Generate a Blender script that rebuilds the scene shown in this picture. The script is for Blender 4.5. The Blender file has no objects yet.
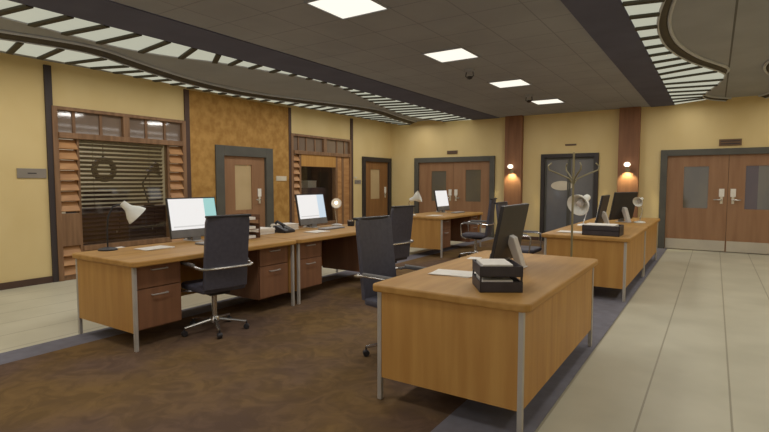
import bpy, bmesh, math, random
from mathutils import Vector, Matrix, Euler
random.seed(7)
scene = bpy.context.scene
col = scene.collection

# ------------------------------------------------------------------ materials
def lin(v):
    v /= 255.0
    return v / 12.92 if v <= 0.04045 else ((v + 0.055) / 1.055) ** 2.4
def S(r, g, b): return (lin(r), lin(g), lin(b), 1.0)

def mat(name, c, rough=0.6, metal=0.0, spec=0.4, emit=None, strength=0.0, c2=None, scale=(8, 8, 8), detail=3.0, bump=0.0, lo=0.35, hi=0.65):
    m = bpy.data.materials.new(name); m.use_nodes = True
    nt = m.node_tree; b = nt.nodes['Principled BSDF']
    b.inputs['Base Color'].default_value = c
    b.inputs['Roughness'].default_value = rough
    b.inputs['Metallic'].default_value = metal
    b.inputs['Specular IOR Level'].default_value = spec
    if emit:
        b.inputs['Emission Color'].default_value = emit
        b.inputs['Emission Strength'].default_value = strength
    if c2:
        tc = nt.nodes.new('ShaderNodeTexCoord'); mp = nt.nodes.new('ShaderNodeMapping')
        mp.inputs['Scale'].default_value = scale
        nz = nt.nodes.new('ShaderNodeTexNoise'); nz.inputs['Scale'].default_value = 1.0; nz.inputs['Detail'].default_value = detail
        cr = nt.nodes.new('ShaderNodeValToRGB')
        cr.color_ramp.elements[0].position = lo; cr.color_ramp.elements[1].position = hi
        cr.color_ramp.elements[0].color = c; cr.color_ramp.elements[1].color = c2
        nt.links.new(tc.outputs['Object'], mp.inputs['Vector']); nt.links.new(mp.outputs['Vector'], nz.inputs['Vector'])
        nt.links.new(nz.outputs['Fac'], cr.inputs['Fac']); nt.links.new(cr.outputs['Color'], b.inputs['Base Color'])
        if bump:
            bp = nt.nodes.new('ShaderNodeBump'); bp.inputs['Strength'].default_value = bump; bp.inputs['Distance'].default_value = 0.02
            nt.links.new(nz.outputs['Fac'], bp.inputs['Height']); nt.links.new(bp.outputs['Normal'], b.inputs['Normal'])
    return m

def grid_mat(name, c, c2, line, sx, sy, ox, oy, w, rough, nscale=(3, 3, 3), line_x=True, line_y=True, line_strength=1.0, spec=0.3):
    """noise mottled surface with thin straight joints every sx (x) and sy (y) metres"""
    m = mat(name, c, rough, c2=c2, scale=nscale, spec=spec)
    nt = m.node_tree; b = nt.nodes['Principled BSDF']
    src = b.inputs['Base Color'].links[0].from_socket
    tc = nt.nodes.new('ShaderNodeTexCoord'); sep = nt.nodes.new('ShaderNodeSeparateXYZ')
    nt.links.new(tc.outputs['Object'], sep.inputs[0])
    outs = []
    for on, ax, s, o, wi in ((line_x, 'X', sx, ox, w), (line_y, 'Y', sy, oy, w)):
        if not on: continue
        a = nt.nodes.new('ShaderNodeMath'); a.operation = 'SUBTRACT'; a.inputs[1].default_value = o - 100 * s
        d = nt.nodes.new('ShaderNodeMath'); d.operation = 'DIVIDE'; d.inputs[1].default_value = s
        f = nt.nodes.new('ShaderNodeMath'); f.operation = 'FRACT'
        l = nt.nodes.new('ShaderNodeMath'); l.operation = 'LESS_THAN'; l.inputs[1].default_value = wi / s
        nt.links.new(sep.outputs[ax], a.inputs[0]); nt.links.new(a.outputs[0], d.inputs[0]); nt.links.new(d.outputs[0], f.inputs[0]); nt.links.new(f.outputs[0], l.inputs[0])
        outs.append(l.outputs[0])
    o = outs[0]
    if len(outs) == 2:
        mx = nt.nodes.new('ShaderNodeMath'); mx.operation = 'MAXIMUM'
        nt.links.new(outs[0], mx.inputs[0]); nt.links.new(outs[1], mx.inputs[1]); o = mx.outputs[0]
    k = nt.nodes.new('ShaderNodeMath'); k.operation = 'MULTIPLY'; k.inputs[1].default_value = line_strength
    nt.links.new(o, k.inputs[0])
    mix = nt.nodes.new('ShaderNodeMix'); mix.data_type = 'RGBA'
    nt.links.new(k.outputs[0], mix.inputs[0]); nt.links.new(src, mix.inputs[6]); mix.inputs[7].default_value = line
    nt.links.new(mix.outputs[2], b.inputs['Base Color'])
    return m

def glass_mat(name, tint, refl=0.12, rough=0.03):
    m = bpy.data.materials.new(name); m.use_nodes = True
    nt = m.node_tree; nt.nodes.clear()
    out = nt.nodes.new('ShaderNodeOutputMaterial'); mix = nt.nodes.new('ShaderNodeMixShader')
    tr = nt.nodes.new('ShaderNodeBsdfTransparent'); gl = nt.nodes.new('ShaderNodeBsdfGlossy')
    tr.inputs['Color'].default_value = tint; gl.inputs['Roughness'].default_value = rough
    mix.inputs[0].default_value = refl
    nt.links.new(tr.outputs[0], mix.inputs[1]); nt.links.new(gl.outputs[0], mix.inputs[2]); nt.links.new(mix.outputs[0], out.inputs[0])
    return m

def emit_mat(name, c, s):
    m = bpy.data.materials.new(name); m.use_nodes = True
    nt = m.node_tree; b = nt.nodes['Principled BSDF']
    b.inputs['Base Color'].default_value = (0.05, 0.05, 0.05, 1); b.inputs['Roughness'].default_value = 0.5
    b.inputs['Emission Color'].default_value = c; b.inputs['Emission Strength'].default_value = s
    return m

M = {}
M['yellow'] = mat('yellow_paint', S(222, 200, 148), 0.75, c2=S(214, 190, 136), scale=(1.2, 1.2, 0.7), spec=0.2)
M['ochre'] = mat('ochre_textured_plaster', S(186, 144, 80), 0.7, c2=S(160, 118, 60), scale=(8, 8, 8), detail=8, bump=0.25, spec=0.25)
M['office_paint'] = mat('pale_office_paint', S(222, 212, 190), 0.8, c2=S(214, 204, 182), scale=(2, 2, 2), spec=0.2)
M['post'] = mat('dark_post_paint', S(66, 56, 54), 0.6, c2=S(58, 50, 50), scale=(4, 4, 1))
M['pillar'] = mat('red_brown_veneer', S(142, 100, 70), 0.55, c2=S(126, 86, 60), scale=(14, 14, 1.2))
M['wood_frame'] = mat('mid_brown_timber', S(142, 108, 78), 0.55, c2=S(118, 87, 60), scale=(16, 16, 1.5))
M['louvre_wood'] = mat('pale_brown_timber', S(186, 140, 92), 0.45, c2=S(164, 118, 74), scale=(14, 3, 14))
M['desk_wood'] = mat('desk_wood_laminate', S(184, 140, 76), 0.55, c2=S(168, 124, 62), scale=(14, 1.4, 14), detail=4)
M['desk_side'] = mat('desk_panel_laminate', S(192, 146, 80), 0.5, c2=S(178, 130, 68), scale=(14, 14, 1.2), detail=4)
M['drawer_wood'] = mat('drawer_laminate', S(140, 98, 70), 0.5, c2=S(124, 86, 62), scale=(14, 14, 1.2), detail=4)
M['door_wood'] = mat('door_veneer', S(156, 118, 86), 0.5, c2=S(142, 104, 74), scale=(10, 10, 0.9), detail=4)
M['frame_metal'] = mat('grey_green_frame_paint', S(88, 86, 78), 0.55, c2=S(80, 78, 72), scale=(3, 3, 3))
M['black_frame'] = mat('black_frame_paint', S(54, 48, 46), 0.5, c2=S(48, 43, 42), scale=(3, 3, 3))
M['leg_metal'] = mat('satin_grey_steel', S(186, 180, 172), 0.4, metal=0.25, c2=S(174, 169, 162), scale=(5, 5, 5))
M['chrome'] = mat('brushed_chrome', S(205, 202, 198), 0.22, metal=0.9, c2=S(190, 188, 186), scale=(6, 6, 6))
M['chair_leather'] = mat('charcoal_leather', S(80, 78, 88), 0.5, c2=S(73, 71, 81), scale=(30, 30, 30), bump=0.05, spec=0.45)
M['black_plastic'] = mat('black_plastic', S(46, 43, 45), 0.45, c2=S(40, 38, 40), scale=(10, 10, 10))
M['tray_plastic'] = mat('dark_tray_plastic', S(64, 58, 62), 0.5, c2=S(56, 51, 55), scale=(10, 10, 10))
M['grey_plastic'] = mat('grey_plastic', S(120, 118, 116), 0.45, c2=S(110, 108, 107), scale=(10, 10, 10))
M['white_plastic'] = mat('off_white_plastic', S(205, 200, 196), 0.4, c2=S(194, 190, 186), scale=(10, 10, 10))
M['white_enamel'] = mat('white_enamel', S(236, 236, 228), 0.3, c2=S(228, 228, 220), scale=(10, 10, 10))
M['paper'] = mat('white_paper', S(236, 230, 220), 0.8, c2=S(228, 222, 212), scale=(20, 20, 20))
M['brown_card'] = mat('brown_card', S(120, 84, 60), 0.8, c2=S(108, 74, 52), scale=(20, 20, 20))
M['ceiling'] = grid_mat('ceiling_tile', S(164, 167, 176), S(156, 159, 168), S(120, 120, 124), 0.53, 0.537, -3.1, 3.45, 0.012, 0.9, (1.5, 1.5, 1.5), line_strength=0.55, spec=0.1)
M['soffit'] = mat('dark_soffit_paint', S(104, 106, 128), 0.9, c2=S(98, 100, 121), scale=(2, 2, 2), spec=0.1)
M['ceiling_grey'] = grid_mat('grey_ceiling_board', S(166, 169, 176), S(158, 161, 168), S(108, 108, 108), 2.4, 2.4, 0.1, 50.0, 0.02, 0.85, (1.5, 1.5, 1.5), line_y=False, spec=0.1)
M['divider'] = mat('dark_divider_paint', S(74, 70, 58), 0.7, c2=S(68, 64, 54), scale=(5, 5, 5))
M['rail'] = mat('satin_rail_metal', S(196, 202, 214), 0.45, c2=S(188, 194, 206), scale=(5, 5, 5))
M['lip'] = mat('dark_fascia_paint', S(78, 72, 64), 0.7, c2=S(70, 65, 58), scale=(5, 5, 5))
M['strip_glow'] = emit_mat('strip_diffuser_glow', S(176, 177, 160), 1.0)
M['panel_glow'] = emit_mat('square_panel_glow', S(250, 246, 232), 1.1)
M['bulb_glow'] = emit_mat('bulb_glow', S(255, 238, 210), 2.5)
M['screen_glow'] = emit_mat('screen_white_glow', S(240, 238, 236), 0.95)
M['screen_teal'] = emit_mat('screen_teal_glow', S(160, 212, 208), 0.9)
M['screen_blue'] = emit_mat('screen_pale_blue_glow', S(205, 222, 235), 0.9)
M['screen_bar'] = emit_mat('screen_grey_bar_glow', S(216, 214, 212), 0.9)
M['floor'] = grid_mat('pale_stone_tile', S(198, 193, 172), S(186, 181, 160), S(140, 132, 112), 0.4610, 0.922, -0.333, 0.3, 0.012, 0.42, (1.6, 1.6, 1.6), line_y=False, line_strength=0.75, spec=0.35)
M['border'] = mat('grey_blue_carpet', S(122, 120, 128), 0.95, c2=S(114, 111, 118), scale=(9, 9, 9), spec=0.1)
M['kick'] = mat('brushed_kick_plate', S(196, 188, 172), 0.4, metal=0.3, c2=S(186, 178, 164), scale=(3, 3, 3))
M['baseboard'] = mat('dark_baseboard', S(84, 62, 52), 0.6, c2=S(76, 56, 48), scale=(4, 4, 4))
M['plaque'] = mat('grey_sign_plate', S(142, 132, 122), 0.5, c2=S(134, 126, 116), scale=(4, 4, 4))
M['plaque_brown'] = mat('brown_sign_plate', S(112, 84, 58), 0.5, c2=S(104, 78, 54), scale=(4, 4, 4))
M['plaque_pale'] = mat('pale_sign_plate', S(214, 204, 182), 0.5, c2=S(204, 194, 172), scale=(4, 4, 4))
M['ink'] = mat('dark_lettering', S(60, 55, 56), 0.7, c2=S(56, 52, 52), scale=(4, 4, 4))
M['frosted'] = mat('frosted_door_glass', S(196, 172, 132), 0.3, c2=S(186, 162, 122), scale=(2, 2, 2), spec=0.5)
M['dark_glass'] = mat('dark_door_glass', S(118, 118, 120), 0.06, c2=S(106, 107, 110), scale=(2, 2, 1), spec=0.6)
M['door_glass'] = mat('grey_door_glass', S(112, 104, 86), 0.06, c2=S(98, 92, 82), scale=(2, 2, 1), spec=0.6)
M['purple_glass'] = mat('dim_purple_door_glass', S(84, 66, 64), 0.08, c2=S(76, 60, 60), scale=(2, 2, 1), spec=0.6)
M['transom_glass'] = mat('smoky_transom_glass', S(136, 118, 102), 0.05, c2=S(126, 110, 98), scale=(2, 2, 1), spec=0.8)
M['window_glass'] = glass_mat('clear_window_glass', (0.93, 0.93, 0.9, 1), 0.06)
M['slat'] = mat('dark_blind_slat', S(78, 60, 54), 0.5, c2=S(70, 54, 50), scale=(4, 2, 4))
M['cabinet_dark'] = mat('dark_cabinet_laminate', S(82, 64, 68), 0.6, c2=S(74, 58, 62), scale=(4, 4, 2))
M['door_brown'] = mat('brown_side_door_veneer', S(146, 104, 62), 0.5, c2=S(130, 90, 52), scale=(10, 10, 0.9))
M['coat_metal'] = mat('dull_brass_metal', S(150, 142, 112), 0.4, metal=0.5, c2=S(138, 130, 102), scale=(6, 6, 6))

def carpet_mat():
    m = mat('brown_leaf_pattern_carpet', S(118, 94, 62), 0.95, c2=S(104, 84, 70), scale=(1.1, 1.1, 1), detail=6, spec=0.08, lo=0.4, hi=0.6)
    nt = m.node_tree; b = nt.nodes['Principled BSDF']; src = b.inputs['Base Color'].links[0].from_socket
    tc = nt.nodes.new('ShaderNodeTexCoord'); w = nt.nodes.new('ShaderNodeTexNoise')
    w.inputs['Scale'].default_value = 5.5; w.inputs['Detail'].default_value = 5; w.inputs['Distortion'].default_value = 1.5
    cr = nt.nodes.new('ShaderNodeValToRGB'); cr.color_ramp.elements[0].position = 0.38; cr.color_ramp.elements[1].position = 0.62
    cr.color_ramp.elements[0].color = (0.80, 0.79, 0.79, 1); cr.color_ramp.elements[1].color = (1.10, 1.08, 1.04, 1)
    mx = nt.nodes.new('ShaderNodeMix'); mx.data_type = 'RGBA'; mx.blend_type = 'MULTIPLY'; mx.inputs[0].default_value = 0.9
    nt.links.new(tc.outputs['Object'], w.inputs['Vector']); nt.links.new(w.outputs['Fac'], cr.inputs['Fac'])
    nt.links.new(src, mx.inputs[6]); nt.links.new(cr.outputs['Color'], mx.inputs[7]); nt.links.new(mx.outputs[2], b.inputs['Base Color'])
    return m
M['carpet'] = carpet_mat()

# ------------------------------------------------------------------ mesh helpers
class MB:
    def __init__(s): s.bm = bmesh.new()
    def box(s, x0, x1, y0, y1, z0, z1):
        v = [s.bm.verts.new((x, y, z)) for z in (z0, z1) for y in (y0, y1) for x in (x0, x1)]
        for f in ((0, 2, 3, 1), (4, 5, 7, 6), (0, 1, 5, 4), (2, 6, 7, 3), (0, 4, 6, 2), (1, 3, 7, 5)):
            s.bm.faces.new([v[i] for i in f])
        return s
    def obox(s, c, size, rot=(0, 0, 0)):
        R = Euler(rot).to_matrix(); c = Vector(c); h = Vector(size) / 2
        v = [s.bm.verts.new(c + R @ Vector((x * h.x, y * h.y, z * h.z))) for z in (-1, 1) for y in (-1, 1) for x in (-1, 1)]
        for f in ((0, 2, 3, 1), (4, 5, 7, 6), (0, 1, 5, 4), (2, 6, 7, 3), (0, 4, 6, 2), (1, 3, 7, 5)):
            s.bm.faces.new([v[i] for i in f])
        return s
    def prism(s, pts, z0, z1):
        """polygon in x, y extruded from z0 to z1"""
        a = [s.bm.verts.new((x, y, z0)) for x, y in pts]; b = [s.bm.verts.new((x, y, z1)) for x, y in pts]
        n = len(pts)
        s.bm.faces.new(a[::-1]); s.bm.faces.new(b)
        for i in range(n): s.bm.faces.new((a[i], a[(i + 1) % n], b[(i + 1) % n], b[i]))
        return s
    def profile(s, pts, y0, y1):
        """closed outline in x, z extruded along y"""
        a = [s.bm.verts.new((x, y0, z)) for x, z in pts]; b = [s.bm.verts.new((x, y1, z)) for x, z in pts]
        n = len(pts)
        s.bm.faces.new(a); s.bm.faces.new(b[::-1])
        for i in range(n): s.bm.faces.new((a[i], b[i], b[(i + 1) % n], a[(i + 1) % n]))
        return s
    def tube(s, pts, r, n=8, r1=None):
        pts = [Vector(p) for p in pts]; k = len(pts); rings = []; up = None
        for i, p in enumerate(pts):
            t = (pts[min(i + 1, k - 1)] - pts[max(i - 1, 0)]).normalized()
            if up is None:
                up = Vector((0, 0, 1)) if abs(t.z) < 0.9 else Vector((1, 0, 0))
            a = (up - t * up.dot(t)).normalized(); b = t.cross(a); up = a
            rr = r if r1 is None else r + (r1 - r) * i / (k - 1)
            rings.append([s.bm.verts.new(p + rr * (math.cos(2 * math.pi * j / n) * a + math.sin(2 * math.pi * j / n) * b)) for j in range(n)])
        for i in range(k - 1):
            for j in range(n):
                s.bm.faces.new((rings[i][j], rings[i][(j + 1) % n], rings[i + 1][(j + 1) % n], rings[i + 1][j]))
        s.bm.faces.new(rings[0][::-1]); s.bm.faces.new(rings[-1])
        return s
    def lathe(s, prof, axis_o=(0, 0, 0), axis=(0, 0, 1), n=20):
        """profile of (radius, height) swept around an axis"""
        q = Vector((0, 0, 1)).rotation_difference(Vector(axis).normalized()); o = Vector(axis_o); rings = []
        for r, h in prof:
            if r < 1e-5: rings.append([s.bm.verts.new(o + q @ Vector((0, 0, h)))])
            else: rings.append([s.bm.verts.new(o + q @ Vector((r * math.cos(2 * math.pi * j / n), r * math.sin(2 * math.pi * j / n), h))) for j in range(n)])
        for A, B in zip(rings, rings[1:]):
            for j in range(n):
                a0, a1 = A[j % len(A)], A[(j + 1) % len(A)]; b0, b1 = B[j % len(B)], B[(j + 1) % len(B)]
                vs = []
                for v in (a0, a1, b1, b0):
                    if v not in vs: vs.append(v)
                if len(vs) > 2: s.bm.faces.new(vs)
        return s
    def build(s, name, m, parent=None, bevel=0.0, smooth=False, seg=2, loc=None):
        me = bpy.data.meshes.new(name)
        bmesh.ops.recalc_face_normals(s.bm, faces=s.bm.faces[:])
        s.bm.to_mesh(me); s.bm.free()
        me.materials.append(m)
        if smooth:
            for p in me.polygons: p.use_smooth = True
        o = bpy.data.objects.new(name, me); col.objects.link(o)
        if parent: o.parent = parent
        if loc: o.location = loc
        if bevel:
            b = o.modifiers.new('bevel', 'BEVEL'); b.width = bevel; b.segments = seg; b.limit_method = 'ANGLE'
        if smooth and bevel == 0:
            e = o.modifiers.new('edge_split', 'EDGE_SPLIT'); e.split_angle = math.radians(40)
        return o

def box(*a): return MB().box(*a)
def thing(name, label, cat, loc=(0, 0, 0), rz=0.0, group=None):
    o = bpy.data.objects.new(name, None); col.objects.link(o)
    o.location = loc; o.rotation_euler = (0, 0, rz); o.empty_display_size = 0.2
    o['label'] = label; o['category'] = cat
    if group: o['group'] = group
    return o
def tag(o, label, cat, group=None):
    o['label'] = label; o['category'] = cat
    if group: o['group'] = group
    return o
def struct(o, label=None):
    o['kind'] = 'structure'
    if label: o['label'] = label; 
    return o
def sgroup(name, label=None, loc=(0, 0, 0)):
    o = bpy.data.objects.new(name, None); col.objects.link(o); o.location = loc
    return struct(o, label)
def copy_tree(o, parent=None):
    c = o.copy(); col.objects.link(c)
    if parent: c.parent = parent
    for ch in list(o.children): copy_tree(ch, c)
    return c
def setid(o, label, loc, rz, group=None):
    o['label'] = label; o.location = loc; o.rotation_euler = (0, 0, rz)
    if group: o['group'] = group
    return o
PI = math.pi

# ------------------------------------------------------------------ room shell
XL, YB, XR, ZC, ZG = -7.72, 12.09, 2.10, 3.0, 3.06
Y0 = -2.5
struct(box(-11.0, 3.2, Y0, 12.4, -0.1, 0.0).build('floor', M['floor']))
fl = bpy.data.objects['floor']
cp = box(-4.52, -1.28, Y0, YB, 0.0, 0.006).build('trim_1', M['carpet'])
struct(cp, 'brown leaf patterned carpet')
c1 = box(-4.83, -4.52, Y0, YB, 0.0, 0.006).build('trim_2', M['border']); struct(c1, 'grey blue carpet border beside the left walkway')
c2 = box(-1.28, -0.795, Y0, YB, 0.0, 0.006).build('trim_3', M['border']); struct(c2, 'grey blue carpet border beside the right walkway')

def wall_boxes(u0, u1, z1, openings, t0, t1, along):
    """wall along 'x' or 'y' from u0 to u1 with openings (a, b, z0, z1); t0..t1 is its thickness"""
    mb = MB()
    def add(a, b, z0, z2):
        if b - a < 1e-4 or z2 - z0 < 1e-4: return
        if along == 'y': mb.box(t0, t1, a, b, z0, z2)
        else: mb.box(a, b, t0, t1, z0, z2)
    p = u0
    for a, b, z0, z2 in sorted(openings):
        add(p, a, 0, z1); add(a, b, 0, z0); add(a, b, z2, z1); p = b
    add(p, u1, 0, z1)
    return mb
W1 = (3.36, 5.42); W2 = (8.05, 10.16)
wl = wall_boxes(Y0, YB + 0.2, 3.2, [(W1[0], W1[1], 0.0, 2.42), (W2[0], W2[1], 0.0, 2.42), (6.2, 7.4, 0.0, 2.0), (10.8, 11.98, 0, 2.0)], XL - 0.15, XL, 'y')
struct(wl.build('wall_left', M['yellow']))
wb = wall_boxes(XL - 0.15, XR + 0.15, 3.2, [(-6.8, -4.75, 0, 1.97), (-3.4, -2.26, 0, 1.97), (-0.87, 1.31, 0, 1.97)], YB, YB + 0.15, 'x')
struct(wb.build('wall_back', M['yellow']))
struct(box(XR, XR + 0.15, Y0, YB, 0, 3.2).build('wall_right', M['yellow']))
# ochre plaster panel (around the office door), split round the door
oc = wall_boxes(5.53, 7.97, 3.0, [(6.07, 7.46, 0, 2.08)], XL, XL + 0.02, 'y')
struct(oc.build('trim_4', M['ochre']), 'ochre plaster wall panel')
for i, (a, b) in enumerate(((3.27, 3.36), (5.44, 5.53), (7.97, 8.05), (10.18, 10.27))):
    m = M['post'] if i == 0 else M['baseboard']
    struct(box(XL - 0.02, XL + 0.03, a, b, 0, 3.0).build('trim_%d' % (5 + i), m), 'dark wall post')
struct(box(-4.33, -3.91, YB - 0.14, YB + 0.02, 0, 3.0).build('trim_9', M['pillar'], bevel=0.005), 'left red brown pillar')
struct(box(-1.78, -1.37, YB - 0.14, YB + 0.02, 0, 3.0).build('trim_10', M['pillar'], bevel=0.005), 'right red brown pillar')
bb = MB().box(XL, XL + 0.02, Y0, 3.27, 0, 0.09).box(XL, XL + 0.02, 10.27, 10.68, 0, 0.09)
struct(bb.build('baseboard_left', M['baseboard']))
bb = MB().box(-7.7, -6.95, YB - 0.02, YB, 0, 0.09).box(-4.6, -4.35, YB - 0.02, YB, 0, 0.09).box(-3.9, -3.49, YB - 0.02, YB, 0, 0.09).box(-2.17, -1.8, YB - 0.02, YB, 0, 0.09).box(-1.35, -0.99, YB - 0.02, YB, 0, 0.09)
struct(bb.build('baseboard_back', M['baseboard']))
struct(box(-7.5, 1.9, YB + 0.16, YB + 0.26, 0, 2.3).build('wall_door_backing', M['post']))  # added backing behind the doors, blocks world light at the leaf gaps
struct(box(XL - 0.15, -2.4, Y0 - 0.15, Y0, 0, 3.2).build('wall_fill_block', M['yellow']))  # added unseen wall behind the camera, cuts fill light on the left side
# rooms behind the left wall's windows
ob = MB().box(-11.0, -10.9, 2.4, 12.4, 0, 3.0).box(-10.9, XL - 0.15, 2.3, 2.4, 0, 3.0).box(-10.9, XL - 0.15, 7.0, 7.1, 0, 3.0).box(-10.9, XL - 0.15, 12.3, 12.4, 0, 3.0)
struct(ob.build('wall_office', M['office_paint']))
struct(box(-11.0, XL - 0.15, 2.3, 12.4, 2.9, 3.0).build('ceiling_office', M['ceiling']))

# ------------------------------------------------------------------ ceiling
struct(box(-4.52, -1.19, Y0, YB, ZC, ZC + 0.1).build('ceiling', M['ceiling']))
struct(box(-5.23, -4.52, Y0, YB, ZC - 0.012, ZC + 0.1).build('trim_11', M['soffit']), 'dark soffit band left')
struct(box(-1.19, -0.75, Y0, YB, ZC - 0.012, ZC + 0.1).build('trim_12', M['soffit']), 'dark soffit band right')
struct(box(XL, -5.23, Y0, YB, ZG, ZG + 0.1).build('ceiling_left', M['ceiling_grey']))
struct(box(-0.75, XR, Y0, YB, ZG, ZG + 0.1).build('ceiling_right', M['ceiling_grey']))

def interp(tab):
    def f(y):
        if y <= tab[0][1]: return tab[0][0]
        for i in range(len(tab) - 1):
            (xa, ya), (xb, yb) = tab[i], tab[i + 1]
            if y <= yb:
                xm = tab[i - 1] if i > 0 else tab[i]; xn = tab[i + 2] if i + 2 < len(tab) else tab[i + 1]
                h = yb - ya; t = (y - ya) / h
                ma = (xb - xm[0]) / max(yb - xm[1], 1e-3); mb_ = (xn[0] - xa) / max(xn[1] - ya, 1e-3)
                return (2*t**3 - 3*t*t + 1) * xa + (t**3 - 2*t*t + t) * h * ma + (-2*t**3 + 3*t*t) * xb + (t**3 - t*t) * h * mb_
        return tab[-1][0]
    return f
LIN = interp([(-5.6, -2.5), (-5.55, 0), (-5.7, 1.3), (-5.83, 2.1), (-5.88, 2.5), (-5.96, 3.1), (-5.97, 3.4), (-5.93, 3.67), (-5.82, 4.02), (-5.66, 4.36), (-5.54, 4.76), (-5.46, 5.14), (-5.37, 5.56), (-5.32, 6.0), (-5.32, 6.5), (-5.38, 6.95), (-5.5, 7.4), (-5.66, 7.95), (-5.84, 8.6), (-6.05, 9.4), (-6.2, 10.2), (-6.25, 11.0), (-6.05, 11.8), (-6.0, 12.09)])
LRAIL = interp([(-7.2, -2.5), (-7.1, 0), (-6.75, 1.6), (-6.58, 2.38), (-6.46, 2.78), (-6.39, 3.2), (-6.45, 3.5), (-6.60, 3.85), (-6.81, 4.38), (-7.02, 5.01), (-7.15, 5.64), (-7.19, 6.3), (-7.08, 7.0), (-6.9, 7.67), (-6.7, 8.35), (-6.52, 9.0), (-6.47, 9.7), (-6.72, 11.0), (-6.9, 12.09)])
LGL = lambda y: LRAIL(y) - 0.17
LOUT = interp([(-7.5, -2.5), (-7.36, 2.0), (-7.33, 3.4), (-7.42, 4.5), (-7.52, 5.6), (-7.52, 6.8), (-7.4, 8.0), (-7.36, 10), (-7.4, 12.09)])
RIN = interp([(-0.3, -2.5), (-0.2, 3.0), (-0.33, 4.6), (-0.44, 5.19), (-0.5, 5.53), (-0.55, 5.95), (-0.565, 6.4), (-0.545, 6.85), (-0.5, 7.2), (-0.42, 7.6), (-0.31, 8.02), (-0.17, 8.4), (-0.04, 8.75), (0.06, 9.1), (0.06, 9.4), (-0.03, 10.03), (-0.18, 10.75), (-0.25, 11.25), (-0.15, 11.7), (0.12, 12.09)])
ROFF = interp([(0.1, -2.5), (0.1, 8.3), (0.085, 8.9), (0.0, 9.3), (-0.04, 9.8), (-0.04, 11.0), (0.03, 11.4), (0.08, 12.09)])
RRAIL = lambda y: RIN(y) + ROFF(y)
ROUT = interp([(1.0, -2.5), (0.9, 6), (0.75, 8.0), (0.58, 8.6), (0.53, 9.0), (0.58, 9.5), (0.75, 10.2), (0.88, 11.0), (0.82, 11.6), (0.65, 12.09)])

def strip(name, label, fa, fb, y0, pitch, n, sign, k, rail=None, fascia=None):
    """run of glowing panes between edge curves fa and fb; sign is +1 if fb lies on the +x side"""
    t = thing(name, label, 'ceiling light', (0, 0, ZC))
    def ends(i):
        ya = y0 + pitch * i; w = abs(fb(ya) - fa(ya))
        sl = (fb(ya + 0.1) - fb(ya - 0.1)) / 0.2
        dy = max(-0.4, min(0.4, -sign * sl * w * k))
        return ya, max(Y0, min(YB, ya + dy))
    for i in range(n):
        a0, b0 = ends(i); a1, b1 = ends(i + 1)
        a1 = min(a1, YB); b1 = min(max(b1, b0 + 0.02), YB)
        if a1 - a0 < 0.05: break
        S_ = 4
        A = [(fa(a0 + (a1 - a0) * j / S_), a0 + (a1 - a0) * j / S_) for j in range(S_ + 1)]
        B = [(fb(b0 + (b1 - b0) * j / S_), b0 + (b1 - b0) * j / S_) for j in range(S_ + 1)]
        mb = MB().prism(A + B[::-1], 0.0, 0.012)
        mb.build('diffuser', M['strip_glow'], t)
        if A[0][1] > Y0:
            p, q = Vector((*A[0], 0)), Vector((*B[0], 0)); d = (q - p); L = d.length
            ang = math.atan2(d.y, d.x)
            MB().obox(((p.x + q.x) / 2, (p.y + q.y) / 2, -0.008), (L, 0.066, 0.03), (0, 0, ang)).build('divider', M['divider'], t)
    # edge trims on the curve
    ys = [Y0 + (YB - Y0) * j / 160 for j in range(161)]
    mb = MB()
    for ya, yb in zip(ys, ys[1:]):
        v = [mb.bm.verts.new(p) for p in ((fascia(ya), ya, 0.0), (fascia(yb), yb, 0.0), (rail(yb), yb, 0.055), (rail(ya), ya, 0.055))]
        mb.bm.faces.new(v)
    bmesh.ops.remove_doubles(mb.bm, verts=mb.bm.verts[:], dist=1e-4)
    f = mb.build('fascia', M['lip'], t, smooth=True)
    so = f.modifiers.new('solid', 'SOLIDIFY'); so.thickness = 0.006; so.offset = 0
    MB().tube([(rail(y), y, 0.048) for y in ys], 0.02, 8).build('rail', M['rail'], t, smooth=True)
    MB().tube([(fascia(y), y, 0.0) for y in ys], 0.012, 8).build('edge_trim', M['rail'], t, smooth=True)
    return t
strip('light_strip', 'wavy row of lit ceiling panes against the dark left soffit band', lambda y: -5.23, LIN, 2.13 - 0.345 * 11, 0.345, 42, -1, 1.0, rail=lambda y: LIN(y) - 0.03, fascia=LIN)
strip('light_strip', 'wavy row of lit ceiling panes running along the top of the left wall', LOUT, LGL, 2.74 - 0.33 * 14, 0.33, 46, 1, 0.7, rail=LRAIL, fascia=LGL)
strip('light_strip', 'wavy row of lit ceiling panes beside the right soffit band', lambda y: -0.75, RIN, 5.02 - 0.44 * 15, 0.44, 32, 1, 1.05, rail=RRAIL, fascia=RIN)
strip('light_strip', 'curved lit ceiling strip at the right edge of the photo', lambda y: XR - 0.3, lambda y: ROUT(y) + 0.1, 5.02 - 0.44 * 15, 0.44, 32, -1, 0.5, rail=ROUT, fascia=lambda y: ROUT(y) + 0.1)

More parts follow.
